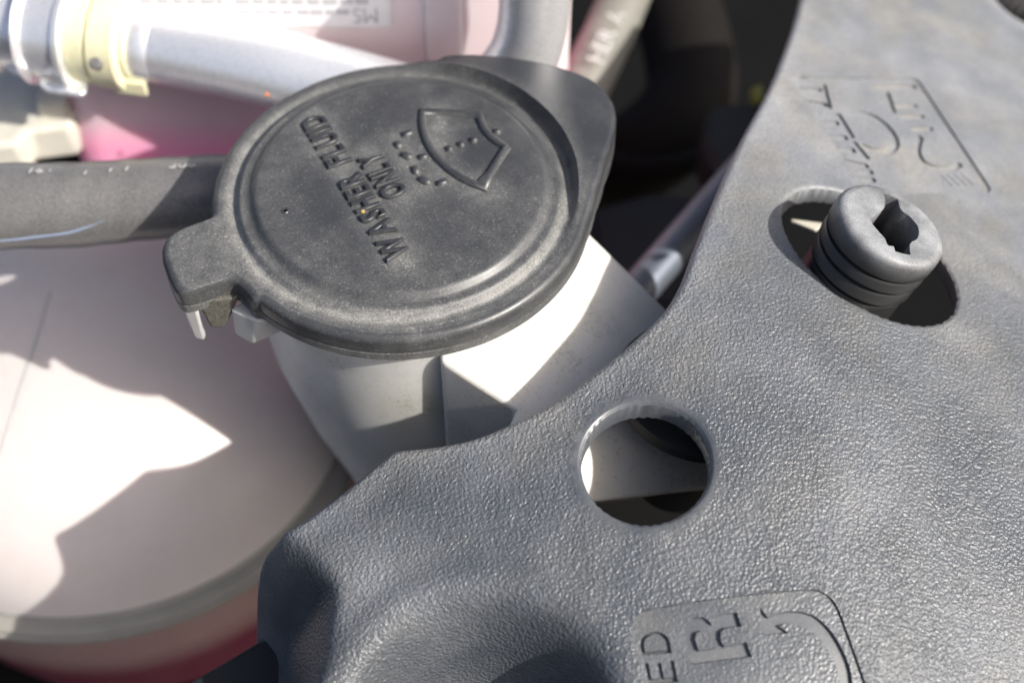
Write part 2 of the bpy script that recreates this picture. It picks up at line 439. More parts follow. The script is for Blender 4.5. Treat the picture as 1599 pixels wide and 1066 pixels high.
ws = [(660, 176), (690, 177), (720, 178.5), (748, 180), (751, 189), (757, 203), (768, 216), (780, 225), (791, 232), (778, 252), (765, 273), (752, 293), (739, 288), (720, 279), (703, 267), (687, 252), (675, 237), (667, 222), (662, 205), (660, 190)]
rib('windscreen_outline', [at(x, y, 0) for x, y in ws], .080, True)
for q in [((615, 235), (685, 205)), ((590, 262), (602, 305)), ((612, 332), (675, 362)), ((708, 362), (770, 345)), ((688, 402), (703, 455)), ((712, 472), (782, 508)), ((812, 515), (884, 488)),
          ((868, 316), (908, 298)), ((936, 290), (975, 275)), ((1005, 265), (1050, 248)), ((1135, 215), (1188, 202))]:
    rib('spray_dash', [at(460+x/3.675, 150+y/3.675, 0) for x, y in q], .078)
v0 = at(445, 329, 0)
V, Fc = lathe((v0[0], v0[1], 0), (0, 0, 1), [(.075, .001), (.062, .014), (.045, .010), (.03, -.0), ], n=16, close0=False)
part('vent_pimple', V, Fc, M_cap, cap, attr={'dust': np.zeros(len(V))})
# hook under the thumb tab
hp = [(318, 452), (330, 447), (352, 440), (380, 452), (383, 468), (364, 474), (356, 492), (345, 499), (333, 494), (322, 470)]
H0 = [at(x, y, -.9) for x, y in hp]
ho = [(-3.35, -2.0), (-3.05, -1.93), (-2.72, -2.02), (-2.70, -2.12), (-3.02, -2.12), (-3.3, -2.2)]
V, Fc = prism([(-3.36, -2.22, -1.28), (-3.10, -2.20, -1.30), (-3.00, -1.95, -1.2), (-3.30, -1.8, -1.2)], [(-3.52, -2.12, -.62), (-2.78, -2.06, -.62), (-2.72, -1.8, -.62), (-3.5, -1.7, -.62)])
bevel(part('hook', V, Fc, M_hook, cap, sharp=40), .06)

# ------------------------------------------------------------------ filler neck
neck = thing('filler_neck', 'white plastic filler neck with angular block, below the round black cap', 'bottle neck', (0, 0, -1))
ztop = -.6
lv = []
for z, cx, cy, rx, ry in [(-.62, 0, .18, 3.18, 3.12), (-.95, 0, .18, 3.18, 3.12), (-1.35, .0, .18, 3.10, 3.05), (-2.0, .0, .2, 3.02, 3.0), (-4.0, .05, .2, 2.93, 2.9), (-6, .3, .2, 2.75, 2.75), (-8, .75, .2, 2.6, 2.6), (-10.5, 1.1, .2, 2.45, 2.5)]:
    lv.append((z, cx, cy, rx, ry))
lv = np.array(lv); zs = np.concatenate([np.linspace(lv[0, 0], -3, 24), np.linspace(-3.4, -10.5, 12)])
V = []; n = 120
for z in zs:
    cx, cy, rx, ry = [np.interp(-z, -lv[:, 0], lv[:, j]) for j in range(1, 5)]
    for q in range(n):
        a = 2*math.pi*q/n; V.append((cx+rx*math.cos(a), cy+ry*math.sin(a), z))
Fc = [(i*n+q, (i+1)*n+q, (i+1)*n+(q+1) % n, i*n+(q+1) % n) for i in range(len(zs)-1) for q in range(n)]
Fc.append(tuple(range(n)))
part('neck_tube', V, Fc, M_neck, neck, sharp=40)
# block that carries the cover's hole: its sloping face catches the sun
def plane3(a, b, c):
    a, b, c = map(np.array, (a, b, c)); nn = np.cross(b-a, c-a); nn = nn/nn[2]
    return lambda x, y: a[2]-(nn[0]*(x-a[0])+nn[1]*(y-a[1]))
pB = plane3(at(700, 555, -1.25), at(930, 500, -2.0), at(930, 760, -2.60))
def at_f(px, py, fn, z=-1.5, n_=80, damp=.5):
    for _ in range(n_):
        p = at(px, py, z); z = (1-damp)*z+damp*float(fn(p[0], p[1]))
    return at(px, py, z)
bp = [(690, 480), (687, 562), (750, 603), (806, 638), (790, 672), (765, 730), (815, 800), (925, 784), (1000, 776), (1062, 768), (1140, 760), (1150, 620), (1035, 478), (975, 418), (915, 360), (860, 300), (700, 300)]  # hidden left bulge added to block sun coming through the cover's hole
topB = [at_f(x, y, pB) for x, y in bp]
wall = [t+np.array([0, .05 if q[0] < 900 else 1.9, -3.2]) for t, q in zip(topB, bp)]
V, Fc = prism(wall, topB); bevel(part('neck_block', V, Fc, M_neck, neck, sharp=35), .10, 4)
# clip lugs beside the hook
V, Fc = prism([(-3.72, -2.12, -1.7), (-3.54, -2.16, -1.73), (-3.52, -2.02, -1.7), (-3.7, -1.98, -1.7)], [(-3.80, -2.12, -.83), (-3.52, -2.16, -.83), (-3.5, -2.0, -.83), (-3.78, -1.96, -.83)])
clip = part('clip_lug', V, Fc, M_clip, neck, sharp=40); bevel(clip, .05)
V, Fc = prism([(-2.95, -2.22, -1.45), (-2.6, -2.42, -1.5), (-1.8, -2.2, -1.2), (-2.2, -1.4, -1.2)], [(-2.95, -2.12, -.85), (-2.45, -2.40, -.85), (-1.8, -2.3, -.85), (-2.2, -1.4, -.85)])
bevel(part('clip_lug', V, Fc, M_clip, neck, sharp=40), .05)

# ------------------------------------------------------------------ engine cover: one curved sheet with openings
X0, Y0 = 4.18, -5.31
def cov_base(x, y):
    dx = x-X0; dy = y-Y0
    cx_ = np.clip(dx, -8, 5.0); kx = np.where(cx_ < 0, .010, .046); cy_ = np.clip(dy, -6, 5.6)
    return -.9+.085*cx_+.185*cy_-kx*cx_*cx_-.021*cy_*cy_-.30*np.maximum(0, dx-5.0)-.05*np.maximum(0, dy-5.6)
bl = [at_f(x, y, cov_base) for x, y in [(425, 812), (455, 842), (490, 872), (518, 905), (524, 925), (520, 965), (512, 1010), (498, 1066), (490, 1120)]]
BY = np.array([p[1] for p in bl])[::-1]; BX = np.array([p[0] for p in bl])[::-1]
bowl = at_f(742, 1135, cov_base)
def cov_z(x, y):
    x = np.asarray(x, float); y = np.asarray(y, float); z = cov_base(x, y)
    xb = np.interp(y, BY, BX); u = xb-x; k_ = .04
    z = z-1.9*k_*np.logaddexp(0, u/k_)*(1-0*y)
    rho = np.hypot((x-bowl[0])/2.3, (y-bowl[1])/2.05)
    z = z-2.5*(1-smooth(.52, .97, rho))
    z = z+.07*np.exp(-((rho-1.08)/.10)**2)
    return z
def atc(px, py): return at_f(px, py, cov_z, -1.5, 160, .22)
op = [(1262, -60), (1248, 0), (1232, 55), (1200, 135), (1150, 228), (1110, 318), (1082, 388), (1062, 440), (1035, 484), (990, 527), (930, 577), (860, 626), (800, 656), (740, 680), (684, 692), (640, 697), (614, 701), (594, 716), (540, 760), (478, 806), (438, 832), (413, 864), (403, 900), (400, 960), (399, 1040), (398, 1110)]
oc = [atc(x, y)[:2] for x, y in op]
oc = catmull(oc, 10)
far = [atc(398, 1180)[:2], atc(900, 1230)[:2], atc(1250, 1230)[:2], atc(1720, 1180)[:2], atc(1780, 700)[:2], atc(1760, 250)[:2], atc(1680, 90)[:2]]
tr_ = catmull([atc(x, y)[:2] for x, y in [(1655, 62), (1603, 34), (1570, 12), (1545, -20), (1530, -60)]], 6)
OUT = resample(np.array(list(oc)+far+tr_), .10)
hole = np.array([atc(1008+101*math.cos(a), 724+94*math.sin(a))[:2] for a in np.linspace(0, 2*math.pi, 90, endpoint=False)])
hc = hole.mean(0); hr = np.linalg.norm(hole-hc, axis=1); print('hole radius', hr.min(), hr.max())
hole = hc+np.column_stack([np.cos(np.linspace(0, 2*math.pi, 90, endpoint=False)), np.sin(np.linspace(0, 2*math.pi, 90, endpoint=False))])*hr.mean()*np.array([(hole[:, 0].max()-hole[:, 0].min()), (hole[:, 1].max()-hole[:, 1].min())])/(2*hr.mean())
ca, sa = math.cos(math.radians(34)), math.sin(math.radians(34))
slot = []
for a in np.linspace(0, 2*math.pi, 110, endpoint=False):
    u_, v_ = 158*math.cos(a), 74*math.sin(a); slot.append(atc(1358+u_*ca-v_*sa, 400+u_*sa+v_*ca)[:2])
slot = resample(np.array(slot), .08)
# emblem panels
e1 = np.array([atc(x, y)[:2] for x, y in [(977, 956), (1298, 917), (1352, 1066), (1385, 1175), (1030, 1180)]]); e1 = resample(round_corners(e1, .42, 8), .08)
e2 = np.array([atc(x, y)[:2] for x, y in [(1232, 121), (1432, 121), (1552, 301), (1352, 302)]]); e2 = resample(round_corners(e2, .2, 6), .08)
def inset_rings(L, dist, inward=True):
    L = np.asarray(L); A = .5*np.sum(L[:, 0]*np.roll(L[:, 1], -1)-np.roll(L[:, 0], -1)*L[:, 1])
    T = np.roll(L, -1, 0)-np.roll(L, 1, 0); T /= np.linalg.norm(T, axis=1)[:, None]
    N = np.column_stack([-T[:, 1], T[:, 0]])*(1 if A > 0 else -1)*(1 if inward else -1)
    return L+N*dist
def dmin(P, L):
    L = resample(L, .05); out = np.empty(len(P))
    for i in range(0, len(P), 2000):
        out[i:i+2000] = np.sqrt(((P[i:i+2000, None, :]-L[None])**2).sum(2).min(1))
    return out
RE = .16; rd = [.015, .04, .08, .12, .16]
xs = np.arange(OUT[:, 0].min(), OUT[:, 0].max(), .13); ys = np.arange(OUT[:, 1].min(), OUT[:, 1].max(), .13)
G = np.array([(x+(.065 if j % 2 else 0), y) for j, y in enumerate(ys) for x in xs])
G = G[inside(G, [OUT])]
vis = G[:, 1] > -13
G = G[vis]
openings = [(hole, .07), (slot, .08)]
pan = [e1, e2]
dO = dmin(G, OUT); keep = dO > RE+.05
for L, r_ in openings: keep &= ~inside(G, [L]) & (dmin(G, L) > r_+.05)
for L in pan: keep &= ~inside(G, [L]) & (dmin(G, L) > .05)
G = G[keep]
free = [G]
for d_ in rd: free.append(inset_rings(OUT, d_))
for L, r_ in openings:
    for d_ in rd: free.append(inset_rings(L, d_*r_/RE, False))
loops = [OUT, hole, slot, e1, e2]
v, f = cdt(loops, np.vstack(free))
cen = v[f].mean(1); m_ = inside(cen, loops); f = f[m_]
def edge_drop(P):
    z = np.zeros(len(P))
    for L, r_ in [(OUT, RE)]+openings:
        d_ = np.minimum(dmin(P, L), r_); z -= r_-np.sqrt(np.maximum(0, r_*r_-(r_-d_)**2))
    return z
def outward(f, v):
    a = v[f[:, 0]]; b = v[f[:, 1]]; c = v[f[:, 2]]
    cr = (b[:, 0]-a[:, 0])*(c[:, 1]-a[:, 1])-(b[:, 1]-a[:, 1])*(c[:, 0]-a[:, 0]); f = f.copy(); f[cr < 0] = f[cr < 0][:, ::-1]; return f
f = outward(f, v)
zz = cov_z(v[:, 0], v[:, 1])+edge_drop(v)
hd = np.hypot(v[:, 0]-hc[0], v[:, 1]-hc[1])-hr.mean(); zz = zz+.035*np.exp(-((hd-.10)/.07)**2)
cover_px = lambda: None
TK = .36
V = list(np.column_stack([v, zz])); nv = len(V); V += list(np.column_stack([v, zz-TK]))
Fc = [tuple(t) for t in f]+[tuple(t[::-1]+nv) for t in f]
from collections import Counter
ec = Counter()
for t in f:
    for i in range(3): ec[(t[i], t[(i+1) % 3])] += 1
for (a, b) in list(ec):
    if (b, a) not in ec: Fc.append((a, a+nv, b+nv, b)) if False else Fc.append((b, a, a+nv, b+nv))
# how grainy / dusty the cover is from place to place: the pebbled finish fades up the cover, dust lies near its edges and is thinned in the bowl and bent corner to paint their shade
def grain_dust_shade(x, y):
    g = 1-.75*smooth(-2.5, 2.5, y+ .15*(x-6))
    dl = np.exp(-(np.hypot((x-bowl[0]+1.6)/1.3, (y-bowl[1]-2.1)/.9))**2)
    d = .08+.36*smooth(-5.5, 3, y)+.30*dl
    xb = np.interp(y, BY, BX); d = d*smooth(-.3, .35, x-xb)*(1-.9*np.exp(-(np.hypot((x-bowl[0])/2.2, (y-bowl[1])/2.1))**4))
    return g*(.35+.65*smooth(-.5, .1, x-xb)), d
g_, d_ = grain_dust_shade(np.array(V)[:, 0], np.array(V)[:, 1])
edge = np.concatenate([dmin(v, OUT)]*2)
d_ = d_+.22*np.exp(-(edge/.35)**2)
hd2 = np.concatenate([hd]*2); g_ = g_*smooth(.10, .22, hd2)*np.concatenate([smooth(.02, .14, dmin(v, slot))]*2); d_ = d_*(.3+.7*smooth(.08, .25, hd2)); d_[nv:] = .05; g_[nv:] = 0
cover = thing('engine_cover', 'grained black plastic engine cover with round hole, oval opening and engraved emblems', 'engine cover', (X0, Y0, -1))
part('cover_sheet', V, Fc, M_cov, cover, sharp=60, attr={'grain': g_, 'dust': d_})

def engraved_panel(outline_, glyph_loops, depth, sink, spacing, parent, name, grain=.6, dust=.1):
    """a shallow recessed field; each letter is sunk deeper into it as its own piece"""
    xs = np.arange(outline_[:, 0].min(), outline_[:, 0].max(), spacing); ys = np.arange(outline_[:, 1].min(), outline_[:, 1].max(), spacing)
    G = np.array([(x, y) for y in ys for x in xs]); G = G[inside(G, [outline_])]; G = G[dmin(G, outline_) > .06]
    flatl = [l for g in glyph_loops for l in g[1]]
    for l in flatl: G = G[dmin(G, l) > .03]
    v, f = cdt([outline_]+flatl, G); cen = v[f].mean(1)
    f = f[inside(cen, [outline_])]; cen = v[f].mean(1); used = np.zeros(len(f), bool)
    zf = lambda P: cov_z(P[:, 0], P[:, 1])-sink
    items = []
    for nm, ls in glyph_loops:
        q = inside(cen, ls); items.append((nm, f[q])); used |= q
    fb = outward(f[~used], v)
    def emit(nm, ff, dz, wallto, par, origin=None):
        ids = np.unique(ff); mp = {k_: i for i, k_ in enumerate(ids)}; P = v[ids]; z = zf(P)-dz
        V = list(np.column_stack([P, z])); n_ = len(V); Fq = [tuple(mp[i] for i in t) for t in ff]
        ec = set()
        for t in Fq:
            for i in range(3): ec.add((t[i], t[(i+1) % 3]))
        bd = [(a, b) for a, b in ec if (b, a) not in ec]; up = {}
        for a, b in bd:
            for k_ in (a, b):
                if k_ not in up:
                    ov = P[k_]; up[k_] = len(V); V.append((ov[0], ov[1], V[k_][2]+wallto))
        for a, b in bd: Fq.append((a, up[a], up[b], b)) if False else Fq.append((a, b, up[b], up[a])[::-1])
        V = np.array(V); g, d = grain_dust_shade(V[:, 0], V[:, 1])
        return part(nm, V, Fq, M_cov, par, sharp=30, origin=origin, attr={'grain': g*0, 'dust': d+dust+.06})
    # field: wall goes up to the cover only along its outline
    ids = np.unique(fb); mp = {k_: i for i, k_ in enumerate(ids)}; P = v[ids]; z = zf(P); V = list(np.column_stack([P, z])); Fq = [tuple(mp[i] for i in t) for t in fb]
    ec = set()
    for t in Fq:
        for i in range(3): ec.add((t[i], t[(i+1) % 3]))
    up = {}
    dd_ = dmin(P, outline_)
    for a, b in [(a, b) for a, b in ec if (b, a) not in ec]:
        if dd_[a] < .012 and dd_[b] < .012:
            for k_ in (a, b):
                if k_ not in up: up[k_] = len(V); V.append((V[k_][0], V[k_][1], V[k_][2]+sink))
            Fq.append((up[a], up[b], b, a))
    V = np.array(V); g, d = grain_dust_shade(V[:, 0], V[:, 1])
    pn = part(name, V, Fq, M_cov, parent, sharp=30, origin=V.mean(0), attr={'grain': g*grain, 'dust': d+dust})
    for nm, ff in items:
        if len(ff): emit(nm, outward(ff, v), depth, depth, pn, origin=(*v[ff].mean((0, 1)), float(V[:, 2].mean())))
    return pn
def placed(ch, o_, dx_, dy_, offset=0.0):
    V, _, E_, wd = glyph(ch, offset=offset)
    return [np.array(o_)+np.outer(l[:, 0], dx_)+np.outer(l[:, 1], dy_) for l in loops_of(V, E_)]
# lower emblem: '...ED', 'R' and the start of a curved arrow
def A2(x, y): return atc(x, y)[:2]
def glyph_box(ch, bl_, br_, tl_, offset=.02):
    """fit a letter between its baseline start, baseline end and top start"""
    V, _, E_, wd = glyph(ch, offset=offset); dx_ = (br_-bl_)/wd; dy_ = tl_-bl_
    return [bl_+np.outer(l[:, 0], dx_)+np.outer(l[:, 1], dy_) for l in loops_of(V, E_)]
z4 = lambda u_, v_: A2(960+u_/3.807, 890+v_/3.807)
G1 = [('letter', glyph_box('D', z4(340, 482), z4(318, 345), z4(150, 497))),
      ('letter', glyph_box('E', z4(378, 655), z4(352, 525), z4(192, 668))),
      ('letter', glyph_box('T', z4(415, 800), z4(392, 690), z4(225, 815))),
      ('letter', [np.array([z4(*p) for p in [(455, 552), (818, 505), (785, 415), (650, 440), (630, 402), (632, 355), (665, 335), (755, 325), (728, 238), (650, 245), (600, 265), (578, 310), (560, 288), (520, 265), (465, 268), (425, 300), (415, 350), (430, 430)]]),
                  np.array([z4(*p) for p in [(500, 464), (478, 400), (488, 362), (530, 350), (572, 365), (592, 402), (604, 450)]])])]
G1.append(('curved_arrow', [np.array([z4(*p) for p in [(868, 212), (912, 268), (980, 240), (1045, 230), (1110, 234), (1180, 255), (1225, 285), (1265, 322), (1305, 370), (1342, 430), (1372, 490), (1395, 545), (1410, 600), (1416, 655), (1416, 730), (1405, 800),
    (1345, 800), (1348, 730), (1342, 660), (1328, 590), (1302, 520), (1272, 465), (1238, 415), (1198, 372), (1155, 340), (1110, 320), (1060, 310), (1015, 310), (978, 322), (1035, 362), (898, 380), (868, 330)]])]))
engraved_panel(e1, G1, .075, .05, .13, cover, 'emblem_panel', grain=.4, dust=.0)
# upper emblem, weathered: short worn strokes
z5 = lambda u_, v_: A2(1180+u_/4, 90+v_/4)
ST = []
for a, b, w_ in [((290, 185), (400, 190), .07), ((285, 262), (440, 285), .07), ((430, 165), (465, 300), .06), ((355, 403), (505, 398), .08), ((415, 490), (560, 490), .08), ((455, 568), (605, 568), .09), ((505, 625), (690, 665), .08),
                 ((520, 350), (600, 480), .08), ((620, 520), (700, 615), .06), ((560, 700), (600, 770), .08), ((640, 712), (720, 705), .08), ((660, 760), (735, 752), .08),
                 ((60, 325), (135, 325), .06), ((180, 325), (270, 325), .06), ((85, 385), (155, 382), .06), ((205, 388), (280, 386), .06), ((110, 440), (180, 438), .06), ((260, 445), (320, 443), .06), ((140, 508), (230, 506), .06), ((270, 510), (360, 508), .06), ((170, 545), (255, 545), .06), ((290, 548), (365, 545), .06),
                 ((725, 178), (990, 172), .08), ((880, 298), (1000, 292), .06), ((915, 362), (1045, 358), .06), ((985, 440), (1100, 436), .06), ((830, 215), (870, 330), .05),
                 ((1160, 725), (1230, 790), .013), ((1200, 722), (1275, 790), .013), ((1240, 718), (1320, 788), .013), ((1280, 712), (1365, 786), .013)]:
    ST.append(('engraved_stroke', [stroke_loop([z5(*a), (z5(*a)+z5(*b))/2, z5(*b)], w_*1.9)]))
rg = catmull([z5(*p) for p in [(590, 352), (690, 345), (790, 395), (855, 465), (875, 530), (830, 575), (740, 572), (680, 545)]], 5)
ST.append(('engraved_ring', [stroke_loop(resample(np.array(rg), .08, False), .19)]))
rg = catmull([z5(*p) for p in [(1030, 490), (1015, 570), (1050, 640), (1130, 680), (1220, 685), (1275, 660)]], 5)
ST.append(('engraved_ring', [stroke_loop(resample(np.array(rg), .08, False), .15)]))
engraved_panel(e2, ST, .06, .045, .16, cover, 'emblem_panel', grain=1, dust=.03)
# dark flange hanging below the cover's near left corner
fl = [(300, 1062), (345, 1036), (400, 1003), (440, 990), (440, 1150), (250, 1150)]
tp = [at(x, y, -4.6) for x, y in fl]
V, Fc = prism([p-np.array([0, 0, 1.2]) for p in tp], tp); bevel(part('lower_flange', V, Fc, M_slate, cover, sharp=35), .05)

# ------------------------------------------------------------------ fastener standing in the oval opening
ax = np.array([.33, .10, .94]); ax /= np.linalg.norm(ax)
hcz = float(cov_z(*at(1350, 400, -1.5)[:2]))
HC = at(1394, 348, hcz+1.15)
fast = thing('cover_fastener', 'dusty ribbed plastic screw cap with keyhole slot, standing in the oval opening', 'fastener', HC-ax*2)
RH = 1.04
prof = [(RH-.16, 0), (RH-.10, -.01), (RH-.05, -.04), (RH-.015, -.09), (RH, -.16), (RH, -.42), (RH-.03, -.47), (RH-.09, -.48), (RH-.09, -.53), (RH-.04, -.55), (RH-.02, -.60), (RH-.02, -.74), (RH-.05, -.77), (RH-.11, -.78), (RH-.11, -.83), (RH-.06, -.85), (RH-.04, -.9), (RH-.04, -1.08), (RH-.14, -1.1), (RH-.14, -1.16), (RH-.09, -1.18), (RH-.09, -2.3), (RH-.3, -2.32)]
V, Fc = lathe(HC, ax, prof, n=96, close0=False, close1=True)
part('ribbed_body', V, [q[::-1] for q in Fc], M_fast, fast, sharp=40, attr={'dust': np.clip(1+np.dot(np.array(V)-HC, ax)*4, .0, 1)})  # dust only near the top; bare dark sides also stand in for shade
fu, fv, fd = frame(ax)
def to_local(px, py):
    r = ray(px, py); t = np.dot(HC-CAM, ax)/np.dot(r, ax); p = CAM+r*t-HC; return np.array([np.dot(p, fu), np.dot(p, fv)])
kz = lambda u_, v_: to_local(1200+u_/4.1, 260+v_/4.1)
key = catmull([kz(*p) for p in [(700, 125), (760, 130), (820, 160), (845, 270), (905, 320), (960, 390), (955, 460), (905, 500), (915, 625), (855, 615), (812, 590), (805, 515), (765, 505), (745, 460), (700, 410), (655, 345), (700, 300), (742, 262), (742, 190)]], 4, True)
key = np.array(key); kr = np.linalg.norm(key, axis=1); key = key*(np.minimum(kr, RH-.26)/kr)[:, None]; key = resample(key, .05)
rim = np.array([((RH-.16)*math.cos(a), (RH-.16)*math.sin(a)) for a in np.linspace(0, 2*math.pi, 96, endpoint=False)])
gx = np.arange(-1, 1, .12); Gk = np.array([(a, b) for a in gx for b in gx if math.hypot(a, b) < RH-.24]); Gk = Gk[~inside(Gk, [key])]; Gk = Gk[dmin(Gk, key) > .05]
v, f = cdt([rim, key], Gk); cen = v[f].mean(1); f = outward(f[inside(cen, [rim, key])], v)
V = [HC+fu*a+fv*b for a, b in v]; Fc = [tuple(t) for t in f]; ks = set(range(96, 96+len(key)))
nk = len(key); o_ = len(V)
V += [HC+fu*a+fv*b-ax*.75 for a, b in key]
ek = [(i, (i+1) % nk) for i in range(nk)]
kd = {i: int(np.argmin(((v-key[i])**2).sum(1))) for i in range(nk)}
for a, b in ek: Fc.append((kd[a], kd[b], o_+b, o_+a))
Fc.append(tuple(range(o_, o_+nk)))
o = part('slotted_top', V, Fc, M_fast, fast, sharp=35, attr={'dust': [1.]*o_+[0.]*nk})
# post inside the opening at the left
V, Fc = lathe(at(1262, 345, -2.2), (.2, .2, .9), [(.12, -1.0), (.12, .0), (.09, .05)], n=16)
p_ = at(1236, 343, -1.9); p2_ = at(1272, 352, -1.9)
V, Fc = prism([p_+(0, -.03, -.07), p2_+(0, -.12, -.07), p2_+(.3, .05, -.07), p_+(0, .03, -.07)], [p_+(0, -.03, 0), p2_+(0, -.12, 0), p2_+(.3, .05, 0), p_+(0, .03, 0)])
bevel(part('locating_tab', V, Fc, M_cream, fast, sharp=40), .02)

# ------------------------------------------------------------------ coolant tank under the cap (left)
ZS = -9.4
sp = [at(x, y, ZS)[:2] for x, y in [(0, 985), (130, 985), (250, 950), (350, 895), (450, 812), (520, 735), (575, 650)]]
tank = thing('coolant_tank', 'large milky white rounded coolant tank with seam flange, at lower left under the cap', 'tank', (-7, 0, ZS))
TC = np.array([-7.87, 2.2]); 
M_tank = tank_material('milky_tank_plastic', -14.0, .5, (.64, .585, .56), (.33, .035, .09))
def supe(rx, ry, z, n=140, e=2.05, c=TC):
    o = []
    for q in range(n):
        a = 2*math.pi*q/n; ca_, sa_ = math.cos(a), math.sin(a); k_ = (abs(ca_)**e+abs(sa_)**e)**(-1/e)
        o.append((c[0]+rx*k_*ca_, c[1]+ry*k_*sa_, z))
    return o
RX, RY, HT = 6.05, 6.05, 4.0
V = []; Fc = []; n = 140; L_ = 26
for i in range(L_+1):
    t = i/L_*math.pi/2; s_ = math.cos(t)**.85; zt = ZS+HT*math.sin(t)**.95
    V += supe(max(.01, RX*s_), max(.01, RY*s_), zt)
Fc = [(i*n+q, i*n+(q+1) % n, (i+1)*n+(q+1) % n, (i+1)*n+q) for i in range(L_) for q in range(n)]
part('upper_shell', V, Fc, M_tank, tank, sharp=180)
def dome_z(x, y):
    rr_ = min(.999, math.hypot(x-TC[0], y-TC[1])/RX); t_ = math.acos(rr_**(1/.85)); return ZS+HT*math.sin(t_)**.95
ml = [at_f(x_, y_, dome_z, -6)+(0, 0, .0) for x_, y_ in [(78, 455), (66, 500), (50, 550), (30, 610), (8, 680), (-20, 760)]]
Vm, Fm = tube_mesh(np.array(catmull(ml, 6)), .022, 8); part('mould_line', Vm, Fm, M_tank, tank, sharp=60)
V = []; prof = [(-.02, .10), (.03, .02), (.06, -.03), (.30, -.05), (.35, -.09), (.35, -.20), (.42, -.22), (.42, -.40), (.38, -.43), (.10, -.46)]
M_seam = simple('greyed_seam_plastic', (.29, .275, .245), .6, dustc=(.2, .19, .16), dustk=.3)
for dr, dz in prof: V += supe(RX+dr, RY+dr, ZS+dz)
Fc = [(i*n+q, (i+1)*n+q, (i+1)*n+(q+1) % n, i*n+(q+1) % n) for i in range(len(prof)-1) for q in range(n)]
part('seam_flange', V, Fc, M_seam, tank, sharp=40)
V = []
for dr, dz in [(.12, -.36), (.1, -1.2), (0, -2.4), (-.3, -4), (-1, -6.5)]: V += supe(RX+dr, RY+dr, ZS+dz)
Fc = [(i*n+q, (i+1)*n+q, (i+1)*n+(q+1) % n, i*n+(q+1) % n) for i in range(4) for q in range(n)]
part('lower_shell', V, Fc, M_tank2 if False else tank_material('shaded_pink_wall', -2.6, .7, (.30, .20, .185), (.14, .03, .05)), tank, sharp=60)  # darker than the upper shell: shade below the seam put into the colour

# ------------------------------------------------------------------ second tank at the back with the liquid line
YT = 6.0
def atY(px, py, y=YT): return at_y(px, py, y)
zl = atY(500, 212)[2]; z0_ = atY(500, 420)[2]; z1_ = atY(500, -160)[2]; xl = atY(105, 200)[0]; xr = atY(893, 60)[0]
rt = thing('rear_coolant_tank', 'upright milky pink tank with printed white label and liquid line, behind the metal pipe', 'tank', ((xl+xr)/2, YT+3, zl))
M_rear = tank_material('milky_pink_tank_plastic', .25, .35, (.80, .68, .69), (.90, .36, .53), grad=2.0, gradc=(.84, .56, .64))
def rbox(x0, x1, y0, y1, z, r, n=10):
    o = []
    for (cx, cy, a0_) in [(x1-r, y0+r, -90), (x1-r, y1-r, 0), (x0+r, y1-r, 90), (x0+r, y0+r, 180)]:
        for q in range(n+1):
            a = math.radians(a0_+90*q/n); o.append((cx+r*math.cos(a), cy+r*math.sin(a), z))
    return o
V = []; zs_ = np.linspace(z0_-3, z1_, 40)
for z in zs_:
    bulge = .5*smooth(zl-1.6, zl+.4, z)*0
    V += rbox(xl-.25*math.exp(-((z-zl)/1.0)**2), xr, YT-.5*math.exp(-((z-zl+1.2)/1.1)**2), YT+6, z, 1.1)
n = 44; Fc = [(i*n+q, i*n+(q+1) % n, (i+1)*n+(q+1) % n, (i+1)*n+q) for i in range(len(zs_)-1) for q in range(n)]; Fc.append(tuple(range((len(zs_)-1)*n, len(zs_)*n)))
part('tank_body', V, Fc, M_rear, rt, sharp=60)
lb = [atY(180, 60, YT-.03), atY(610, 45, YT-.03), atY(612, -150, YT-.03), atY(180, -150, YT-.03)]
zb_ = atY(600, 42)[2]; lx0 = atY(200, 42)[0]; lx1 = atY(612, 42)[0]
def yslab(x0, x1, z0, z1, y0, y1): return prism([(x0, y0, z0), (x1, y0, z0), (x1, y1, z0), (x0, y1, z0)], [(x0, y0, z1), (x1, y0, z1), (x1, y1, z1), (x0, y1, z1)])
V, Fc = yslab(lx0, lx1, zb_, zb_+3.2, YT-.03, YT+.05); lab = bevel(part('label', V, Fc, M_label, rt, sharp=30), .02)
res, W = text_layout('MS', extrude=.005)
for row, (x_, z_, h_, cnt) in enumerate([(225, 21, .12, 6), (372, 21, .12, 8), (225, 5, .12, 6), (372, 5, .12, 9), (225, -12, .12, 15)]):
    x = atY(x_, 20)[0]; zc = atY(400, z_)[2]
    for k_ in range(cnt):
        w_ = random.uniform(.12, .30)
        V, Fc = yslab(x, x+w_, zc, zc+h_, YT-.045, YT-.03); part('print_mark', V, Fc, M_ink, lab, sharp=None, origin=(x, YT-.04, zc)); x += w_+random.uniform(.04, .1)
x = atY(553, 38)[0]; zc = atY(553, 36)[2]
for ch, Vg, Fg, E_, gx_ in res:
    P = np.column_stack([x+(Vg[:, 0]+gx_)*.34, YT-.045+Vg[:, 2]*.3, zc+Vg[:, 1]*.42]); 
    P[:, 2] = 2*zc+.42-P[:, 2]; P[:, 0] = 2*x+W*.34-P[:, 0]          # the label is stuck on upside down
    part('letter', P, Fg, M_ink, lab, sharp=None, origin=P.mean(0))
V, Fc = yslab(atY(660, 0)[0], atY(720, 0)[0], zb_-1.6, zb_+3, YT-.06, YT+.1); bevel(part('raised_rib', V, Fc, M_rear, rt, sharp=30), .05)

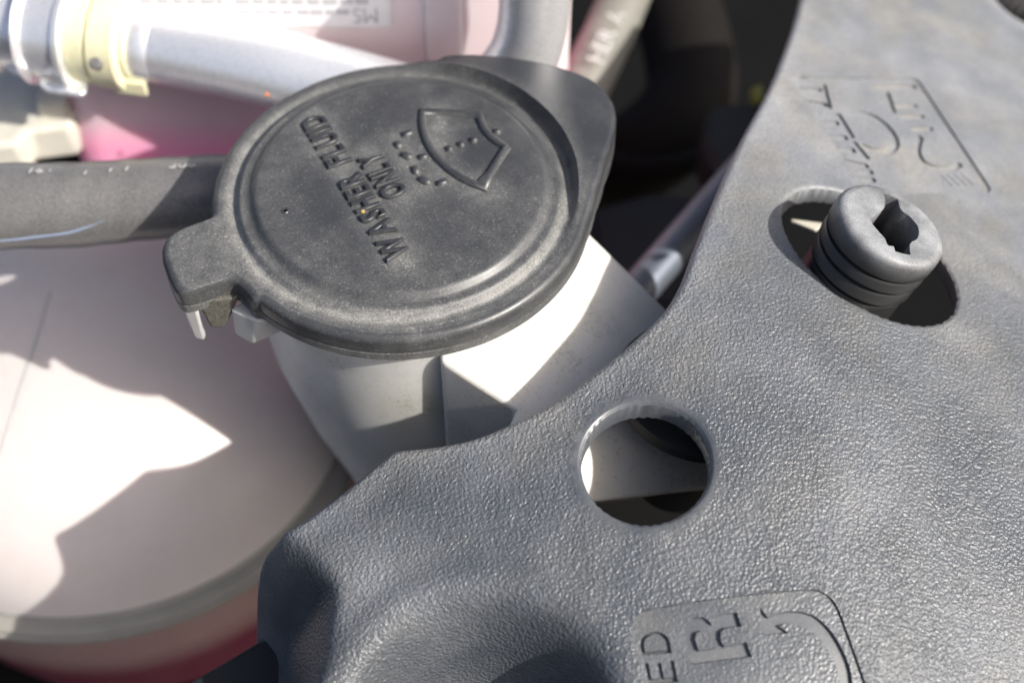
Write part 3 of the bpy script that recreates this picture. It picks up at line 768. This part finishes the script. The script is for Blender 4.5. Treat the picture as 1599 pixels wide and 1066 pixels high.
# ------------------------------------------------------------------ aluminium pipe with its couplings
def tube_part(name, ctl, rad, mat, parent, n=32, sub=10, **k):
    P = np.array(catmull(ctl, sub)); V, Fc = tube_mesh(P, np.interp(np.linspace(0, 1, len(P)), np.linspace(0, 1, len(np.atleast_1d(rad))), np.atleast_1d(rad)), n, **k)
    return part(name, V, Fc, mat, parent, sharp=50)
zp = -1.6
pa = at(-60, 22, zp); pb = at(60, 42, zp); pc = at(235, 68, zp); pd = at(400, 101, zp)
pipe = thing('metal_pipe', 'shiny aluminium pipe passing behind the cap, bent upward at its right end', 'pipe', tuple(pc))
P = [pc, pd, at(540, 138, -1.8), at(680, 172, -2.0), at(765, 150, -1.6), at(808, 105, -1.0), at(829, 50, -.2), at(834, -20, .9), at(828, -110, 2.3)]
tube_part('bent_tube', P, [.80, .84, .84, .78, .72, .70, .70], M_alu, pipe, n=40)
axp = pc-pa; axp /= np.linalg.norm(axp)
def ring(px, w_, prof, name, mat, parent):
    c = pa+axp*np.dot(at(px, 45, zp)-pa, axp); V, Fc = lathe(c, axp, prof, n=56); return part(name, V, [q[::-1] for q in Fc], mat, parent, sharp=40)
ring(228, 0, [(.60, -.1), (.80, -.06), (.84, .0), (.84, .50), (.80, .55), (.78, .60)], 'pipe_sleeve', M_alu, pipe)
coup = thing('pipe_coupling', 'ribbed metal coupling collar at the left end of the aluminium pipe', 'coupling', tuple(pb))
ring(60, 0, [(.7, -1.3), (1.02, -1.28), (1.10, -1.2), (1.10, -.82), (1.0, -.76), (.96, -.2), (1.05, -.14), (1.22, -.04), (1.26, .0), (1.18, .06), (1.1, .12), (1.12, .80), (1.2, .86), (1.2, .98), (1.0, 1.04), (.7, 1.05)], 'collar', M_alu, coup)
ring(-10, 0, [(.7, -.7), (1.16, -.7), (1.2, -.6), (1.2, .0), (1.14, .1), (.9, .15)], 'back_collar', M_alu, coup)
def tagplate(x0, x1, y1_, name, z=zp-.5):
    t = [at(x0, 95, z), at(x0+4, y1_-14, z), at(x0+16, y1_-6, z), at(x1-8, y1_, z), at(x1, y1_-6, z), at(x1+1, 95, z)]
    V, Fc = prism([p-np.array([0, 0, .12]) for p in t], t); bevel(part(name, V, Fc, M_alu, coup, sharp=40), .04)
    ti = [at(x0+8, 100, z+.01), at(x0+9, y1_-22, z+.01), at(x1-12, y1_-12, z+.01), at(x1-8, 100, z+.01)]
    V, Fc = prism([p-np.array([0, 0, .02]) for p in ti], [p+np.array([0, 0, .012]) for p in ti]); part('tab_face', V, Fc, M_cream, coup, sharp=None)
tagplate(58, 134, 147, 'lock_tab'); tagplate(4, 56, 118, 'lock_tab')
yel = thing('yellow_retainer', 'pale yellow plastic two-step retainer ring around the pipe', 'ring', tuple(at(185, 60, zp)))
ring(137, 0, [(.7, 0), (1.02, .0), (1.05, .03), (1.05, .42), (1.0, .46), (.7, .46)], 'narrow_band', M_yel, yel)
ring(174, 0, [(.7, 0), (1.05, .0), (1.09, .03), (1.09, .60), (1.05, .64), (.7, .64)], 'wide_band', M_yel, yel)
t = [at(174, 105, -2.0), at(226, 105, -2.0), at(226, 131, -2.0), at(174, 125, -2.0)]
V, Fc = prism([p-np.array([0, 0, .4]) for p in t], t); bevel(part('foot', V, Fc, M_yel, yel, sharp=30), .05)
V, Fc = lathe(at(148, 99, -.9), (0, -.6, .8), [(.12, -.2), (.13, 0), (.10, .04)], n=18); part('pin', V, [q[::-1] for q in Fc], M_hose, yel)
o = None
V, Fc = lathe(at(417, 148, -1.05), (0, -.5, .87), [(.05, -.02), (.045, .02), (.02, .03)], n=12); part('paint_mark', V, [q[::-1] for q in Fc], M_orange, pipe)

# cream bracket and gap at the left edge
br = thing('cream_bracket', 'blurred cream plastic bracket at the left edge under the coupling', 'bracket', tuple(at(40, 190, -4)))
t = [at(-60, 90, -4), at(110, 105, -4), at(125, 170, -4), at(108, 196, -4), at(40, 204, -4), at(28, 224, -4), at(-60, 232, -4)]
V, Fc = prism([p-np.array([0, 0, 1.]) for p in t], t); bevel(part('bracket_plate', V, Fc, M_cream, br, sharp=35), .15, 4)
t = [at(62, 150, -3.9), at(112, 150, -3.9), at(108, 180, -3.9), at(60, 180, -3.9)]
V, Fc = prism([p-np.array([0, 0, .3]) for p in t], [p+np.array([0, 0, .3]) for p in t]); bevel(part('bracket_boss', V, Fc, M_cream, br, sharp=35), .08)

# ------------------------------------------------------------------ hoses
hz = -2.1
hose = thing('black_hose', 'thick dusty black rubber hose running left from under the cap, seam glint drawn as a pale line beneath', 'hose', tuple(at(150, 318, hz)))
hp_ = [at(-120, 328, hz), at(0, 323, hz), at(110, 320, hz), at(200, 314, hz), at(300, 306, hz), at(420, 300, hz-.3), at(520, 290, hz-.8)]
tube_part('hose_wall', hp_, [.86, .86, .85, .82, .80, .80, .8], M_hose, hose, n=48, wob=.015)
hr_ = .85
def on_hose(px, py, lift=0.0):
    """point of the hose surface seen at a pixel, found by marching along the ray"""
    r = ray(px, py); r = r/np.linalg.norm(r); Pc = np.array(catmull(hp_, 10)); rad_ = np.interp(np.linspace(0, 1, len(Pc)), np.linspace(0, 1, 7), [.86, .86, .85, .82, .80, .80, .8])
    for t in np.arange(15, 40, .01):
        p = CAM+r*t; d_ = np.linalg.norm(Pc-p, axis=1)-rad_
        if d_.min() < .03:
            i = int(d_.argmin()); nn = p-Pc[i]; nn /= np.linalg.norm(nn); return Pc[i]+nn*(rad_[i]+lift)
    return None
sp_ = [on_hose(x, y, .0) for x, y in [(-20, 379), (30, 375), (70, 370), (105, 365), (135, 356), (163, 345)]]; sp_ = [p for p in sp_ if p is not None]
V, Fc = tube_mesh(np.array(catmull(sp_, 6)), [.028]*(len(catmull(sp_, 6))-8)+list(np.linspace(.028, .004, 8)), 8); part('glint_line', V, Fc, M_blue, hose, sharp=60)  # bluish seam glint painted as a thin pale tube
for tx, px, py in [('1', 48, 262), ('6', 62, 262), ('·', 78, 262), ('1', 134, 264), ('1', 173, 260), ('1', 198, 259), ('2', 270, 255), ('0', 285, 254), ('6', 300, 253)]:
    q = on_hose(px, py+3, .012)
    if q is None: continue
    V_, F_, _, wd = glyph(tx, extrude=.01); ex = np.array([1, .02, 0.]); ey = np.array([0, .9, -.42]); ez = np.array([0, .42, .9])
    P = q+np.outer((V_[:, 0]-wd/2)*.26, ex)+np.outer((V_[:, 1]-.5)*.26, ey)+np.outer(V_[:, 2], ez)*.3
    part('letter', P, F_, M_print, hose, sharp=None, origin=P.mean(0))
gh = thing('grey_hose', 'blurred khaki grey hose with worn white lettering, beyond the cap', 'hose', tuple(at(940, 60, -5)))
gz = -5.2
gp = [at(1035, -150, gz+1), at(985, -30, gz+.4), at(948, 60, gz), at(910, 140, gz-.3), at(870, 230, gz-1), at(830, 330, gz-2)]
tube_part('hose_wall', gp, [.66]*6, M_ghose, gh, n=32)
gd = at(985, -20, gz)-at(920, 120, gz); gd /= np.linalg.norm(gd)
vw = CAM-at(948, 60, gz); vw /= np.linalg.norm(vw)
side = np.cross(gd, vw); side /= np.linalg.norm(side); nz = np.cross(side, gd)
res, W = text_layout('HER ASMH', extrude=.01, space=.5); base_ = at(921, 122, gz+.1); sc_ = .5
for ch, Vg, Fg, E_, gx_ in res:
    a_ = (Vg[:, 1]-.5)*sc_*.9; cx = base_+gd*0
    lon = (Vg[:, 0]+gx_)*sc_; Pc_ = np.outer(lon, gd)+(at(921, 124, gz)+0*gd)
    # wrap round the hose
    ang_ = a_/.66+.15; P = Pc_+np.outer(np.sin(ang_)*.672, -side)+np.outer(np.cos(ang_)*(.672+Vg[:, 2]*.2), nz)+vw*.06
    part('letter', P, Fg, M_print, gh, sharp=None, origin=P.mean(0))

# ------------------------------------------------------------------ dark things deep in the bay
def tb(name, label, cat, ctl, rad, mat):
    t = thing(name, label, cat, tuple(ctl[0])); tube_part('tube_wall', ctl, rad, mat, t); return t
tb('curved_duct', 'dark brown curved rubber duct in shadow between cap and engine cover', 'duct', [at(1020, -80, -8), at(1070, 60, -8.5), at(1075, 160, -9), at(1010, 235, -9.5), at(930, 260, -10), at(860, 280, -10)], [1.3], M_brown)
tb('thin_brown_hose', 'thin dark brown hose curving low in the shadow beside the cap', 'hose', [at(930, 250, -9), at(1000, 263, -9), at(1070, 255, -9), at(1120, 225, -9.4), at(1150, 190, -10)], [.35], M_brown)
tb('steel_rod', 'blue grey steel tube emerging from under the edge of engine cover', 'tube', list(np.linspace(at(905, 556, -5.2), at(1215, 205, -4.4), 5)), [.42], M_rod)
def slab(name, label, cat, pts, z, th_, mat, bv=.15):
    t = thing(name, label, cat, tuple(at(*pts[0], z))); q = [at(x, y, z) for x, y in pts]
    V, Fc = prism([p-np.array([0, 0, th_]) for p in q], q); bevel(part('panel_body', V, Fc, mat, t, sharp=35), bv, 4)
    bx_ = [np.mean(q, axis=0)]; c_ = bx_[0]; q2 = [c_+(p-c_)*.8 for p in q]
    V, Fc = prism([p-np.array([0, 0, .05]) for p in q2], [p+np.array([0, 0, .08]) for p in q2]); bevel(part('raised_pad', V, Fc, mat, t, sharp=35), .05, 2); return t
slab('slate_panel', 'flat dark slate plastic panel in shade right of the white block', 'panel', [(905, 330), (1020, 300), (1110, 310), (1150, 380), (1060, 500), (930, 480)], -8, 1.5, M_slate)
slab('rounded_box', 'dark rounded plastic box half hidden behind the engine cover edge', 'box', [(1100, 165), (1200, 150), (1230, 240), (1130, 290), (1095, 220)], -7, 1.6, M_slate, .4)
slab('yellow_tag', 'tiny dull yellow green tag beside the engine cover edge', 'tag', [(1172, 138), (1190, 132), (1192, 152), (1174, 156)], -6.5, .2, simple('olive_yellow', (.16, .16, .02), .6), .03)
# black round housing seen through the cover's hole
t = thing('black_housing', 'black round housing visible through the round hole of the engine cover', 'housing', tuple(at(1080, 690, -3.2)))
V, Fc = lathe(at(1099, 597, -2.0), (.1, .05, 1), [(.8, -3), (.8, -.3), (1.58, -.28), (1.60, -.2), (1.54, -.06), (1.4, 0), (1.2, 0), (1.15, -.1), (1.15, -.4), (.1, -.42)], n=72)
part('housing_body', V, [q[::-1] for q in Fc], M_dark, t, sharp=40)
# corrugated hose past the far corner of the cover
t = thing('corrugated_hose', 'small dark corrugated hose at the far right corner beyond the cover', 'hose', tuple(at(1590, 5, -4)))
P = np.array(catmull([at(1545, -30, -3.8), at(1590, 0, -4), at(1650, 25, -4.2)], 40)); rd_ = .5+.07*np.sin(np.arange(len(P))*.9)
V, Fc = tube_mesh(P, rd_, 24); part('ribbed_wall', V, Fc, M_cream if False else M_hose, t, sharp=60)
# brass coloured crumb caught in the lettering
g_ = at(566, 330, .03); V, Fc = lathe(g_, (.3, .1, 1), [(.02, -.02), (.05, 0), (.035, .03), (.01, .04)], n=7)
part('grit_crumb', V, [q[::-1] for q in Fc], M_gold, None, sharp=None, origin=g_, label='tiny golden crumb of grit caught beside the letter H on the cap', cat='crumb')
